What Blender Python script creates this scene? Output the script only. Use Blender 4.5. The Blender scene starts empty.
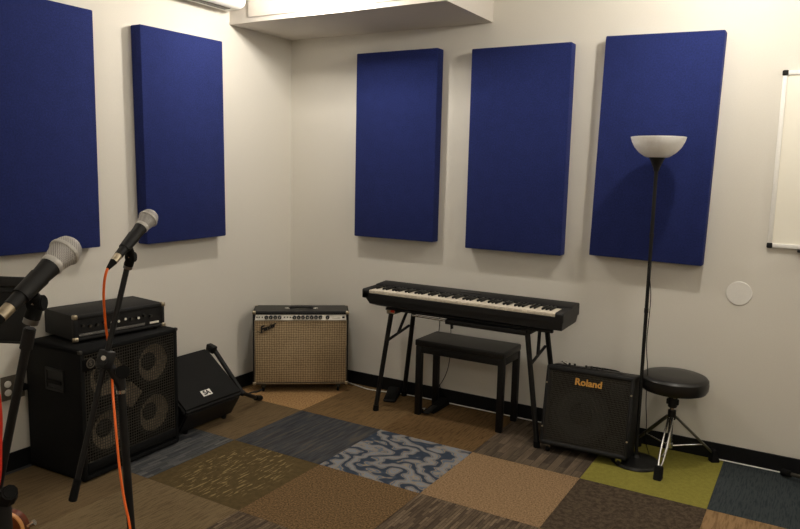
import bpy, bmesh, math, random
from mathutils import Vector, Matrix
random.seed(7)
PI = math.pi
SC = bpy.context.scene
COL = SC.collection

# ------------------------------------------------------------------ camera
CP = Vector((3.4265, -4.1684, 1.5674)); YAW, PIT, ROL, FPX = .5335, .1348, .0233, 706.49
FWD = Vector((-math.sin(YAW)*math.cos(PIT), math.cos(YAW)*math.cos(PIT), -math.sin(PIT)))
R0 = Vector((math.cos(YAW), math.sin(YAW), 0)); U0 = R0.cross(FWD)
RT = math.cos(ROL)*R0 + math.sin(ROL)*U0; UP = -math.sin(ROL)*R0 + math.cos(ROL)*U0
cd = bpy.data.cameras.new('camera'); cam = bpy.data.objects.new('camera', cd); COL.objects.link(cam)
cd.sensor_width = 36; cd.sensor_fit = 'HORIZONTAL'; cd.lens = FPX*36/800; cd.clip_start = .05
cam.matrix_world = Matrix(((RT.x, UP.x, -FWD.x, CP.x), (RT.y, UP.y, -FWD.y, CP.y), (RT.z, UP.z, -FWD.z, CP.z), (0, 0, 0, 1)))
SC.camera = cam

# ------------------------------------------------------------------ world, lights, exposure
SC.view_settings.view_transform = 'Standard'; SC.view_settings.look = 'None'
SC.view_settings.gamma = 1; SC.view_settings.use_curve_mapping = False
SC.view_settings.exposure = 0.19
w = bpy.data.worlds.new('world'); SC.world = w; w.use_nodes = True
w.node_tree.nodes['Background'].inputs[0].default_value = (.8, .9, 1, 1)
w.node_tree.nodes['Background'].inputs[1].default_value = .02
CEIL = 2.95
WARM = (1, .93, .835)
SPOTS = [(.84, -.82, 2.58, 47), (3.0, -.82, 2.58, 42), (5.0, -.82, 2.58, 34), (.95, -2.9, 2.7, 8), (3.1, -2.9, 2.7, 8), (5.0, -2.9, 2.7, 10), (3.6, -5.2, 2.7, 44)]  # last lamp is added fill from behind the camera, no known source
for i, (x, y, z, p) in enumerate(SPOTS):
    l = bpy.data.lights.new('ceiling_bulb', 'POINT'); l.shadow_soft_size = .04; l.energy = p; l.color = WARM
    o = bpy.data.objects.new('ceiling_bulb', l); COL.objects.link(o); o.location = (x, y, z)
    l.energy = p

# ------------------------------------------------------------------ materials
def srgb(r, g, b):
    f = lambda c: (c/255/12.92) if c/255 <= .04045 else ((c/255+.055)/1.055)**2.4
    return (f(r), f(g), f(b), 1)
class NT:
    def __init__(s, name):
        s.m = bpy.data.materials.new(name); s.m.use_nodes = True; s.t = s.m.node_tree; s.b = s.t.nodes['Principled BSDF']
    def n(s, ty, **kw):
        nd = s.t.nodes.new(ty)
        for k, v in kw.items():
            if k.startswith('i_'): nd.inputs[k[2:].replace('_', ' ')].default_value = v
            else: setattr(nd, k, v)
        return nd
    def l(s, a, b): s.t.links.new(a, b)
    def coords(s, scale=(1, 1, 1), rot=(0, 0, 0), gen=False):
        tc = s.n('ShaderNodeTexCoord'); mp = s.n('ShaderNodeMapping'); mp.inputs['Scale'].default_value = scale; mp.inputs['Rotation'].default_value = rot
        s.l(tc.outputs['Generated' if gen else 'Object'], mp.inputs['Vector']); return mp.outputs['Vector']
    def noise(s, vec, scale, detail=3, dist=0, rough=.5):
        nd = s.n('ShaderNodeTexNoise'); nd.inputs['Scale'].default_value = scale; nd.inputs['Detail'].default_value = detail
        nd.inputs['Distortion'].default_value = dist; nd.inputs['Roughness'].default_value = rough
        s.l(vec, nd.inputs['Vector']); return nd.outputs['Fac']
    def ramp(s, fac, stops, const=False):
        r = s.n('ShaderNodeValToRGB'); cr = r.color_ramp
        if const: cr.interpolation = 'CONSTANT'
        while len(cr.elements) < len(stops): cr.elements.new(.5)
        for e, (p, c) in zip(cr.elements, stops): e.position = p; e.color = c
        s.l(fac, r.inputs[0]); return r.outputs[0]
    def mix(s, fac, a, b, mode='MIX'):
        m = s.n('ShaderNodeMix', data_type='RGBA', blend_type=mode)
        for v, k in ((fac, 0), (a, 6), (b, 7)):
            if hasattr(v, 'node'): s.l(v, m.inputs[k])
            else: m.inputs[k].default_value = v
        return m.outputs[2]
    def bump(s, h, strength=.3, dist=.002):
        b = s.n('ShaderNodeBump'); b.inputs['Strength'].default_value = strength; b.inputs['Distance'].default_value = dist
        s.l(h, b.inputs['Height']); s.l(b.outputs[0], s.b.inputs['Normal'])
    def col(s, c):
        if hasattr(c, 'node'): s.l(c, s.b.inputs['Base Color'])
        else: s.b.inputs['Base Color'].default_value = c
def plain(name, c, rough=.5, metal=0, nscale=60, var=.12, bump=.0, bd=.001, spec=.5):
    t = NT(name); v = t.coords(); f = t.noise(v, nscale)
    d = tuple(x*(1-var) for x in c[:3])+(1,); e = tuple(min(1, x*(1+var)) for x in c[:3])+(1,)
    t.col(t.ramp(f, [(.3, d), (.7, e)])); t.b.inputs['Roughness'].default_value = rough; t.b.inputs['Metallic'].default_value = metal
    t.b.inputs['Specular IOR Level'].default_value = spec
    if bump: t.bump(f, bump, bd)
    return t.m
M = {}
M['wall'] = plain('painted_wall', srgb(221, 217, 207), .75, 0, 140, .015, .05, .0005, .2)
M['soffit'] = plain('painted_soffit', srgb(214, 208, 199), .8, 0, 140, .015, .05, .0005, .2)
M['ceiling'] = plain('ceiling_paint', srgb(225, 222, 215), .9, 0, 80, .02)
M['baseboard'] = plain('black_vinyl_base', srgb(13, 14, 16), .6, 0, 30, .1, spec=.25)
M['plastic'] = plain('black_plastic', srgb(15, 15, 16), .52, 0, 200, .1, spec=.4)
M['matte'] = plain('black_matte_metal', srgb(9, 9, 10), .55, 0, 200, .1, spec=.4)
M['rubber'] = plain('black_rubber', srgb(11, 11, 11), .8, 0, 100, .1, spec=.2)
M['tolex'] = plain('black_vinyl_covering', srgb(20, 20, 21), .65, 0, 420, .35, .5, .001, .35)
M['carpeted'] = plain('black_cabinet_covering', srgb(13, 14, 15), .8, 0, 300, .3, .4, .001, .2)
M['wedge_grille'] = plain('dark_foam_grille', srgb(22, 22, 22), .85, 0, 400, .3, .3, .001, .25)
M['greytolex'] = plain('worn_lit_grey_vinyl', srgb(50, 49, 46), .55, 0, 300, .25, .4, .001, .35)  # worn corners; on the combo amplifier top, light put into the colour
M['chrome'] = plain('chrome', srgb(205, 203, 198), .22, 1, 40, .05)
M['worn_metal'] = plain('worn_nickel', srgb(190, 178, 155), .38, 1, 90, .2)
M['silver'] = plain('brushed_silver_panel', srgb(240, 235, 222), .4, .05, 90, .06)
M['dark_metal'] = plain('dark_grille_wire', srgb(68, 65, 58), .5, .4, 90, .1)
M['cone'] = plain('speaker_cone_paper', srgb(132, 120, 102), .85, 0, 60, .3, spec=.2)
M['cone_dark'] = plain('dark_speaker_cone', srgb(34, 34, 34), .8, 0, 60, .2, spec=.2)
M['cone_grey'] = plain('grey_speaker_cone', srgb(58, 58, 57), .8, 0, 60, .2, spec=.2)
M['dark_chrome'] = plain('dark_reflecting_chrome', srgb(120, 120, 120), .32, 1, 60, .1)  # chrome with its dark reflections put into the base colour
M['cavity'] = plain('cabinet_inside', srgb(14, 14, 14), .9, 0, 60, .1, spec=.1)
M['orange'] = plain('orange_cable_jacket', srgb(255, 112, 34), .45, 0, 50, .06)
M['redcable'] = plain('red_cable_jacket', srgb(200, 40, 22), .45, 0, 50, .06)
M['white'] = plain('white_plastic', srgb(236, 234, 228), .45, 0, 90, .02)
M['board'] = plain('whiteboard_surface', srgb(244, 240, 226), .3, 0, 10, .01)
M['keywhite'] = plain('white_key_plastic', srgb(226, 216, 198), .35, 0, 20, .02)
M['keyblack'] = plain('black_key_plastic', srgb(14, 14, 14), .35, 0, 20, .05)
M['vinyl'] = plain('black_seat_vinyl', srgb(14, 14, 14), .36, 0, 160, .15, .12, .001, .5)
M['ebony'] = plain('black_painted_wood', srgb(9, 9, 10), .45, 0, 40, .12, spec=.4)
M['piano'] = plain('satin_black_case', srgb(21, 21, 22), .48, 0, 300, .1, spec=.45)
M['dull_strip'] = plain('dull_silver_strip', srgb(112, 110, 106), .45, .2, 200, .4)
M['mic_metal'] = plain('satin_microphone_metal', srgb(190, 187, 182), .45, .3, 200, .1)
M['badge_metal'] = plain('dull_badge_metal', srgb(96, 90, 80), .5, .2, 60, .2)
M['gold'] = plain('gold_lettering', srgb(212, 158, 76), .5, .1, 60, .05)
M['black_ink'] = plain('black_ink', srgb(18, 16, 14), .6, 0, 60, .05)
M['red'] = plain('red_sticker', srgb(190, 45, 25), .5, 0, 60, .05)
def lampglass():
    t = NT('frosted_glass_shade'); v = t.coords(); wv = t.n('ShaderNodeTexNoise'); wv.inputs['Scale'].default_value = 90; t.l(v, wv.inputs[0])
    t.col(t.ramp(wv.outputs[0], [(.3, srgb(246, 244, 240)), (.7, srgb(252, 251, 249))])); t.b.inputs['Roughness'].default_value = .45
    t.b.inputs['Subsurface Weight'].default_value = .3; t.b.inputs['Subsurface Radius'].default_value = (.02, .02, .02); t.bump(wv.outputs[0], .15)
    return t.m
M['lamp_glass'] = lampglass()
def bulbmat():
    t = NT('glowing_bulb'); t.col((1, .95, .85, 1)); t.b.inputs['Emission Color'].default_value = (1, .9, .76, 1); t.b.inputs['Emission Strength'].default_value = 40; return t.m
M['bulb'] = bulbmat()
def fabric():
    t = NT('blue_panel_fabric'); v = t.coords()
    wa = t.n('ShaderNodeTexWave', wave_type='BANDS', bands_direction='X'); wa.inputs['Scale'].default_value = 190; wa.inputs['Distortion'].default_value = 1.5
    wb = t.n('ShaderNodeTexWave', wave_type='BANDS', bands_direction='Z'); wb.inputs['Scale'].default_value = 190; wb.inputs['Distortion'].default_value = 1.5
    t.l(v, wa.inputs[0]); t.l(v, wb.inputs[0])
    f = t.mix(.5, wa.outputs[0], wb.outputs[0]); n = t.noise(v, 14, 5)
    c1 = t.ramp(f, [(.2, (.011, .0185, .088, 1)), (.9, (.028, .040, .172, 1))])
    g2 = t.noise(v, 120, 3)
    c2 = t.mix(.25, c1, t.ramp(n, [(.3, (.6, .6, .6, 1)), (.7, (1.2, 1.2, 1.2, 1))]), 'MULTIPLY')
    c2 = t.mix(.6, c2, t.ramp(g2, [(.35, (.72, .72, .72, 1)), (.65, (1.25, 1.25, 1.25, 1))]), 'MULTIPLY')
    t.col(c2); t.b.inputs['Roughness'].default_value = .95; t.b.inputs['Specular IOR Level'].default_value = .1
    t.b.inputs['Sheen Weight'].default_value = .1; t.b.inputs['Sheen Tint'].default_value = (.4, .45, 1, 1); t.bump(f, .3, .001)
    return t.m
M['blue'] = fabric()
def cloth():
    t = NT('woven_amp_grille_cloth'); v = t.coords()
    wa = t.n('ShaderNodeTexWave', wave_type='BANDS', bands_direction='X'); wa.inputs['Scale'].default_value = 19; wa.inputs['Distortion'].default_value = 2.5; wa.inputs['Detail Scale'].default_value = 4
    wb = t.n('ShaderNodeTexWave', wave_type='BANDS', bands_direction='Z'); wb.inputs['Scale'].default_value = 19; wb.inputs['Distortion'].default_value = 2.5
    t.l(v, wa.inputs[0]); t.l(v, wb.inputs[0]); f = t.mix(.5, wa.outputs[0], wb.outputs[0])
    n = t.noise(v, 7, 4)
    c1 = t.ramp(f, [(.15, srgb(126, 107, 80)), (.5, srgb(156, 134, 102)), (.85, srgb(186, 164, 130))])
    t.col(t.mix(.35, c1, t.ramp(n, [(.3, (.62, .6, .55, 1)), (.7, (1.2, 1.2, 1.2, 1))]), 'MULTIPLY'))
    t.b.inputs['Roughness'].default_value = .85; t.bump(f, .4, .001); return t.m
M['cloth'] = cloth()
def sunburst():
    t = NT('amber_guitar_finish'); v = t.coords(); n = t.noise(t.coords((2, 30, 1)), 3)
    t.col(t.ramp(n, [(.3, srgb(78, 34, 14)), (.7, srgb(104, 50, 20))])); t.b.inputs['Roughness'].default_value = .2; return t.m
M['amber'] = sunburst()
M['maple'] = plain('maple_binding', srgb(214, 150, 84), .35, 0, 40, .1)

# carpet tile styles
def carpet(name, kind, a, b, c=None, rot=0, sc=1.0, tile=(0, 0)):
    t = NT('carpet_'+name); fine = t.noise(t.coords(), 330, 2)
    if kind == 'fleck': base = t.ramp(t.noise(t.coords(), 60*sc, 3, 0, .8), [(.40, a), (.58, b)])
    elif kind == 'streak':      # long streaks along y
        base = t.ramp(t.noise(t.coords((55*sc, 5*sc, 1), (0, 0, rot)), 1, 4, .3, .6), [(.38, a), (.52, c or b), (.62, b)])
        base = t.mix(.35, base, t.ramp(t.noise(t.coords(), 2.2), [(.3, a), (.7, b)]))
    elif kind == 'swirl':
        wv = t.n('ShaderNodeTexWave', wave_type='BANDS', bands_direction='X'); wv.inputs['Scale'].default_value = 1.7; wv.inputs['Distortion'].default_value = 15
        wv.inputs['Detail'].default_value = 2.2; wv.inputs['Detail Scale'].default_value = 2.3; t.l(t.coords((1, 1.5, 1), (0, 0, rot)), wv.inputs[0])
        base = t.ramp(wv.outputs[0], [(.04, srgb(58, 68, 82)), (.22, srgb(72, 82, 97)), (.36, c), (.44, srgb(98, 108, 122)), (.62, b), (.74, c), (.82, a), (.90, c), (.97, srgb(132, 138, 146))])
    elif kind == 'plank':
        br = t.n('ShaderNodeTexBrick'); br.inputs['Color1'].default_value = a; br.inputs['Color2'].default_value = b; br.inputs['Mortar'].default_value = c or a
        br.inputs['Scale'].default_value = 1; br.inputs['Brick Width'].default_value = .16*sc; br.inputs['Row Height'].default_value = .03*sc; br.inputs['Mortar Size'].default_value = .0012; br.inputs['Bias'].default_value = -.1
        t.l(t.coords(rot=(0, 0, rot)), br.inputs[0])
        base = t.mix(.55, br.outputs[0], t.ramp(t.noise(t.coords((60, 6, 1)), 1, 3), [(.35, (.55, .55, .55, 1)), (.65, (1.35, 1.35, 1.35, 1))]), 'MULTIPLY')
    elif kind == 'dash':
        d = t.noise(t.coords((95, 15, 1), (0, 0, rot)), 1, 1.5, .4)
        m = t.ramp(d, [(.58, (0, 0, 0, 1)), (.62, (1, 1, 1, 1))])
        big = t.n('ShaderNodeTexGradient', gradient_type='SPHERICAL'); mp = t.n('ShaderNodeMapping'); tc = t.n('ShaderNodeTexCoord')
        mp.inputs['Location'].default_value = (-tile[0]*3.6, -tile[1]*2.6, 0); mp.inputs['Scale'].default_value = (3.6, 2.6, 1)
        t.l(tc.outputs['Object'], mp.inputs[0]); t.l(mp.outputs[0], big.inputs[0])
        k = t.ramp(big.outputs[1], [(.0, (0, 0, 0, 1)), (.25, (1, 1, 1, 1))])
        base = t.mix(t.mix(1, m, k, 'MULTIPLY'), t.ramp(t.noise(t.coords(), 40), [(.3, a), (.7, c)]), b)
    elif kind == 'solid': base = t.ramp(t.noise(t.coords(), 45, 4), [(.3, a), (.7, b)])
    t.col(t.mix(.6, base, t.ramp(fine, [(.3, (.45, .45, .45, 1)), (.7, (1.15, 1.15, 1.15, 1))]), 'MULTIPLY'))
    t.b.inputs['Roughness'].default_value = 1; t.b.inputs['Specular IOR Level'].default_value = .05; t.bump(fine, .5, .003)
    return t.m
TS, OX, OY = .61, .6497, -.6828
def tc_(i, j): return (OX+(i+.5)*TS, OY+(j+.5)*TS)
K = {
 'tan': carpet('tan', 'fleck', srgb(116, 94, 69), srgb(166, 137, 104), sc=1.9),
 'brown': carpet('brown', 'fleck', srgb(80, 63, 43), srgb(134, 109, 77), sc=1.8),
 'orange': carpet('orange_tan', 'fleck', srgb(142, 110, 72), srgb(190, 152, 106), sc=1.4),
 'mid': carpet('mid_brown', 'streak', srgb(96, 76, 50), srgb(126, 102, 70), sc=1.5),
 'rust': carpet('rust', 'streak', srgb(74, 58, 37), srgb(120, 94, 62), rot=.9, sc=2.2),
 'blue': carpet('blue_streak', 'streak', srgb(50, 53, 58), srgb(92, 86, 80), srgb(68, 74, 82)),
 'swirl': carpet('swirl', 'swirl', srgb(122, 128, 136), srgb(104, 114, 128), srgb(158, 142, 120), rot=-.5),
 'olive': carpet('olive_dash', 'dash', srgb(86, 74, 49), srgb(146, 128, 90), srgb(98, 83, 56), rot=-.9, tile=tc_(0, -2)),
 'bluedash': carpet('blue_plank', 'plank', srgb(72, 74, 78), srgb(106, 106, 104), srgb(64, 64, 66), rot=PI/2, sc=.8),
 'plank': carpet('brown_plank', 'plank', srgb(74, 65, 56), srgb(112, 98, 82), srgb(60, 52, 45), rot=PI/2, sc=1.5),
 'yellow': carpet('olive_yellow', 'solid', srgb(132, 126, 58), srgb(146, 140, 68)),
 'dark': carpet('dark_brown', 'fleck', srgb(64, 55, 46), srgb(90, 78, 64), sc=.6),
 'slate': carpet('slate', 'streak', srgb(44, 50, 54), srgb(68, 74, 76), sc=2.4),
 'stripe': carpet('tan_stripe', 'streak', srgb(116, 92, 64), srgb(158, 128, 92), sc=1.6),
 'grey': carpet('grey_stripe', 'plank', srgb(84, 72, 60), srgb(128, 112, 92), srgb(74, 62, 52), rot=PI/2, sc=.5),
 'khaki': carpet('khaki_stripe', 'streak', srgb(98, 83, 61), srgb(132, 114, 86), sc=2.2),
 'khaki2': carpet('khaki_fine', 'streak', srgb(94, 78, 56), srgb(118, 100, 74), sc=1.6, rot=PI/2),
}
# ------------------------------------------------------------------ mesh helpers
class MB:
    def __init__(s): s.bm = bmesh.new()
    def _mi(s, faces, mi):
        if mi:
            for f in faces: f.material_index = mi
    def box(s, a, b, bev=0, seg=2, mat=None, mi=0):
        t = bmesh.new(); bmesh.ops.create_cube(t, size=1)
        for v in t.verts: v.co = Vector([a[k]+(b[k]-a[k])*(v.co[k]+.5) for k in range(3)])
        if bev: bmesh.ops.bevel(t, geom=t.edges[:], offset=bev, segments=seg, affect='EDGES', profile=.5)
        return s.join(t, mat, mi)
    def join(s, t, mat=None, mi=0):
        if mat is not None: bmesh.ops.transform(t, matrix=mat, verts=t.verts)
        bmesh.ops.recalc_face_normals(t, faces=t.faces)
        me = bpy.data.meshes.new('t'); t.to_mesh(me); t.free(); n0 = len(s.bm.faces); s.bm.from_mesh(me); bpy.data.meshes.remove(me)
        s.bm.faces.ensure_lookup_table(); s._mi(s.bm.faces[n0:], mi); return s
    def cyl(s, p, q, r, r2=None, seg=20, mi=0, bev=0):
        p, q = Vector(p), Vector(q); d = q-p; r2 = r if r2 is None else r2
        t = bmesh.new(); bmesh.ops.create_cone(t, cap_ends=True, segments=seg, radius1=r, radius2=r2, depth=d.length)
        if bev:
            es = [e for e in t.edges if abs(e.verts[0].co.z-e.verts[1].co.z) < 1e-6]
            bmesh.ops.bevel(t, geom=es, offset=bev, segments=2, affect='EDGES')
        m = Matrix.Translation((p+q)/2) @ Vector((0, 0, 1)).rotation_difference(d.normalized()).to_matrix().to_4x4()
        return s.join(t, m, mi)
    def tube(s, pts, r, seg=8, mi=0, smooth=1):
        pts = [Vector(p) for p in pts]
        for _ in range(smooth):       # Chaikin-like resampling keeps ends
            n = [pts[0]]
            for i in range(len(pts)-1):
                n += [pts[i]*.75+pts[i+1]*.25, pts[i]*.25+pts[i+1]*.75]
            pts = n+[pts[-1]]
        t = bmesh.new(); prev = None; rings = []; nrm = None
        for i, p in enumerate(pts):
            d = (pts[min(i+1, len(pts)-1)]-pts[max(i-1, 0)]).normalized()
            if nrm is None: nrm = d.orthogonal().normalized()
            nrm = (nrm-d*nrm.dot(d)).normalized(); bn = d.cross(nrm)
            rings.append([t.verts.new(p+r*(math.cos(2*PI*k/seg)*nrm+math.sin(2*PI*k/seg)*bn)) for k in range(seg)])
        for a, b in zip(rings, rings[1:]):
            for k in range(seg): t.faces.new((a[k], a[(k+1) % seg], b[(k+1) % seg], b[k]))
        t.faces.new(rings[0][::-1]); t.faces.new(rings[-1]); return s.join(t, None, mi)
    def lathe(s, prof, seg=32, mat=None, mi=0):   # prof: (r,z) list
        t = bmesh.new(); rings = []
        for r, z in prof:
            if r < 1e-6: rings.append([t.verts.new((0, 0, z))])
            else: rings.append([t.verts.new((r*math.cos(2*PI*k/seg), r*math.sin(2*PI*k/seg), z)) for k in range(seg)])
        for a, b in zip(rings, rings[1:]):
            for k in range(seg):
                k2 = (k+1) % seg
                vs = [a[k % len(a)], a[k2 % len(a)], b[k2 % len(b)], b[k % len(b)]]; u = []
                for v in vs:
                    if v not in u: u.append(v)
                if len(u) > 2: t.faces.new(u)
        return s.join(t, mat, mi)
    def prism(s, poly, y0, y1, mat=None, mi=0, bev=0):   # poly in xz, extruded along y
        t = bmesh.new(); a = [t.verts.new((x, y0, z)) for x, z in poly]; b = [t.verts.new((x, y1, z)) for x, z in poly]
        t.faces.new(a); t.faces.new(b[::-1]); n = len(poly)
        for k in range(n): t.faces.new((a[k], b[k], b[(k+1) % n], a[(k+1) % n]))
        if bev: bmesh.ops.bevel(t, geom=t.edges[:], offset=bev, segments=2, affect='EDGES')
        return s.join(t, mat, mi)
    def sphere(s, c, r, sc=(1, 1, 1), mi=0, seg=20):
        t = bmesh.new(); bmesh.ops.create_uvsphere(t, u_segments=seg, v_segments=seg//2+2, radius=r)
        return s.join(t, Matrix.Translation(Vector(c)) @ Matrix.Diagonal((*sc, 1)), mi)
    def build(s, name, mats, parent=None, smooth=35, mat=None):
        if mat is not None: bmesh.ops.transform(s.bm, matrix=mat, verts=s.bm.verts)
        me = bpy.data.meshes.new(name); s.bm.to_mesh(me); s.bm.free()
        for m in (mats if isinstance(mats, (list, tuple)) else [mats]): me.materials.append(M[m] if isinstance(m, str) else m)
        if smooth: me.shade_smooth(); me.set_sharp_from_angle(angle=math.radians(smooth))
        o = bpy.data.objects.new(name, me); COL.objects.link(o)
        if parent: o.parent = parent
        return o
def tag(o, label=None, cat=None, group=None, kind=None):
    for k, v in (('label', label), ('category', cat), ('group', group), ('kind', kind)):
        if v: o[k] = v
    return o
def thing(name, loc, label, cat, rz=0, group=None, rx=0, ry=0):
    o = bpy.data.objects.new(name, None); COL.objects.link(o); o.location = loc; o.rotation_euler = (rx, ry, rz); o.empty_display_size = .05
    return tag(o, label, cat, group)
def struct(o): o['kind'] = 'structure'; return o
def copy_tree(o, parent=None):
    c = o.copy(); COL.objects.link(c); c.parent = parent
    for ch in [x for x in bpy.data.objects if x.parent == o]: copy_tree(ch, c)
    return c
def glyphs(name, body, size, mat, parent, M4, ext=.0008, bold=0, shear=0, space=1.0):
    c = bpy.data.curves.new(name, 'FONT'); c.body = body; c.size = size; c.extrude = ext; c.offset = bold; c.shear = shear
    c.align_x = 'CENTER'; c.align_y = 'CENTER'; c.space_character = space
    o = bpy.data.objects.new(name, c); COL.objects.link(o); bpy.context.view_layer.update()
    me = bpy.data.meshes.new_from_object(o.evaluated_get(bpy.context.evaluated_depsgraph_get()))
    bpy.data.objects.remove(o); me.transform(M4); me.materials.clear(); me.materials.append(M[mat]); me.name = name
    r = bpy.data.objects.new(name, me); COL.objects.link(r); r.parent = parent; return r
RX90 = Matrix.Rotation(PI/2, 4, 'X')   # text plane xy -> xz facing -y
def aim(p, q):   # matrix with local z from p to q
    p, q = Vector(p), Vector(q)
    return Matrix.Translation(p) @ Vector((0, 0, 1)).rotation_difference((q-p).normalized()).to_matrix().to_4x4()

# ------------------------------------------------------------------ the room
XR, YN = 6.2, -6.4
ow = MB(); mats = []; 
rowsj = {
 (-1, 0): 'orange', (0, 0): 'mid', (1, 0): 'rust', (2, 0): 'plank', (3, 0): 'yellow', (4, 0): 'slate',
 (-1, -1): 'khaki2', (0, -1): 'blue', (1, -1): 'swirl', (2, -1): 'tan', (3, -1): 'dark', (4, -1): 'stripe',
 (-1, -2): 'bluedash', (0, -2): 'olive', (1, -2): 'brown', (2, -2): 'grey', (3, -2): 'khaki',
 (-1, -3): 'khaki2', (0, -3): 'khaki', (1, -3): 'grey', (-1, 1): 'mid', (0, 1): 'mid', (1, 1): 'rust', (2, 1): 'plank', (3, 1): 'yellow', (4, 1): 'slate'}
keys = list(K); fb = MB(); bm = fb.bm
for i in range(-2, 10):
    for j in range(-10, 2):
        x0, x1 = max(0, OX+i*TS), min(XR, OX+(i+1)*TS); y0, y1 = max(YN, OY+j*TS), min(0, OY+(j+1)*TS)
        if x1 <= x0 or y1 <= y0: continue
        k = rowsj.get((i, j)) or keys[(i*7+j*5) % len(keys)]
        e = .0006
        vs = [bm.verts.new(p) for p in ((x0+e, y0+e, 0), (x1-e, y0+e, 0), (x1-e, y1-e, 0), (x0+e, y1-e, 0))]
        f = bm.faces.new(vs); f.material_index = keys.index(k)
r = bmesh.ops.extrude_face_region(bm, geom=bm.faces[:])
bmesh.ops.translate(bm, verts=[v for v in r['geom'] if isinstance(v, bmesh.types.BMVert)], vec=(0, 0, -.006))
bmesh.ops.recalc_face_normals(bm, faces=bm.faces[:])
fb.box((-.1, YN-.1, -.1), (XR+.1, .1, -.006), mi=len(keys))
floor = struct(fb.build('floor', [K[k] for k in keys]+[M['cavity']], smooth=0))
struct(MB().box((-.1, 0, 0), (XR+.1, .1, CEIL)).build('wall_back', 'wall', smooth=0))
struct(MB().box((-.1, YN-.1, 0), (0, 0, CEIL)).build('wall_left', 'wall', smooth=0))
struct(MB().box((XR, YN, 0), (XR+.1, 0, CEIL)).build('wall_right', 'wall', smooth=0))
struct(MB().box((0, YN-.1, 0), (XR+.1, YN, CEIL)).build('wall_front', 'wall', smooth=0))
struct(MB().box((-.1, YN-.1, CEIL), (XR+.1, .1, CEIL+.1)).build('ceiling', 'ceiling', smooth=0))
BB = .092
struct(MB().box((.012, -.012, 0), (XR, 0, BB), .002).build('baseboard_back', 'baseboard', smooth=0))
struct(MB().box((0, YN, 0), (.012, 0, BB), .002).build('baseboard_left', 'baseboard', smooth=0))
# boxed-in soffit over the corner, with an access panel
struct(MB().box((0, -.632, 2.475), (1.59, 0, CEIL)).build('ceiling_soffit', 'soffit', smooth=0))
ap = MB(); ap.box((.17, -.640, 2.505), (1.5, -.632, 2.9), .002); struct(ap.build('trim_1', 'soffit', smooth=0))
# ceiling spot fixtures (out of frame) carrying the lamps; the last one is added fill
for i, (x, y, z, p) in enumerate(SPOTS):
    lab = ['white ceiling spotlight hanging in front of the soffit near the corner', 'white ceiling spotlight in front of the blue panel behind the floor lamp', 'white ceiling spotlight near the whiteboard side',
           'white ceiling spotlight above the bass amplifier', 'white ceiling spotlight over the middle of the room', 'white ceiling spotlight by the right wall', 'white fill spotlight added unseen behind the camera'][i]
    t = thing('ceiling_spotlight', (x, y, z), lab, 'light', group=None)
    MB().lathe([(0, .070), (.030, .070), (.034, .075), (.034, .11), (.02, .125), (0, .125)]).build('housing', 'white', t)
    MB().sphere((0, 0, 0), .024).build('bulb', 'bulb', t)
    MB().cyl((0, 0, .12), (0, 0, CEIL-z), .01).build('stem', 'white', t)
# ------------------------------------------------------------------ acoustic panels
def panel(loc, w_, h_, rz, ry, label):
    m = MB(); m.box((-w_/2, -.083, -h_/2), (w_/2, -.0015, h_/2), .006, 2)
    o = m.build('acoustic_panel', 'blue'); o.location = loc; o.rotation_euler = (0, ry, rz)
    tag(o, label, 'acoustic panel', 'blue acoustic panels'); return o
panel((0, -2.022, 1.728), .622, 1.24, PI/2, 0, 'blue fabric acoustic panel on left wall, cut by the picture edge, above the bass amplifier')
panel((0, -1.090, 1.718), .634, 1.236, PI/2, -.012, 'blue fabric acoustic panel on left wall nearest the room corner')
panel((.945, 0, 1.713), .622, 1.24, 0, 0, 'blue fabric acoustic panel on back wall nearest the corner, under the soffit')
panel((1.807, 0, 1.692), .630, 1.236, 0, 0, 'blue fabric acoustic panel above the digital piano, middle of three on back wall')
panel((2.609, 0, 1.705), .614, 1.234, 0, .019, 'blue fabric acoustic panel hung slightly crooked behind the floor lamp shade')
# ------------------------------------------------------------------ whiteboard, round plate, outlet, AC
t = thing('whiteboard', (3.205, 0, 1.204), 'white framed whiteboard with dark grey corner caps on back wall, right edge', 'whiteboard')
W, H = 1.25, .90
MB().box((.01, -.012, .01), (W-.01, 0, H-.01)).build('writing_surface', 'board', t)
f = MB(); f.box((0, -.02, .02), (.022, 0, H-.02), .003); f.box((W-.022, -.02, .02), (W, 0, H-.02), .003); f.box((.02, -.02, 0), (W-.02, 0, .022), .003); f.box((.02, -.02, H-.022), (W-.02, 0, H), .003)
f.build('frame', 'white', t)
for x, z in ((0, 0), (W-.034, 0), (0, H-.034), (W-.034, H-.034)):
    MB().box((x-.003+(.012 if x else 0), -.025, z-.003+(.012 if z else 0)), (x+.025+(.012 if x else 0), .0, z+.025+(.012 if z else 0)), .006).build('corner_cap', 'cone_dark', t)
MB().box((.14, -.07, -.012), (W-.14, -.0, -.003), .003).build('pen_tray', 'cone_dark', t)
o = MB().lathe([(0, 0), (.064, 0), (.064, .003), (.062, .0045), (0, .005)], 48, Matrix.Rotation(PI/2, 4, 'X')).build('cover_plate', 'white'); o.location = (3.091, 0, .944)
tag(o, 'round white cover plate on back wall between floor lamp and whiteboard', 'wall plate')
t = thing('wall_outlet', (0, -2.188, .43), 'grey four gang wall outlet with white sockets behind the near microphone stand', 'outlet', PI/2)
MB().box((-.06, -.007, -.062), (.06, 0, .062), .003).build('cover', 'badge_metal', t)
for x in (-.028, .028):
    for z in (-.022, .022): MB().lathe([(0, 0), (.017, 0), (.017, .012), (.014, .014), (0, .014)], 20, Matrix.Translation((x, 0, z)) @ Matrix.Rotation(PI/2, 4, 'X')).build('socket', 'white', t)
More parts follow.
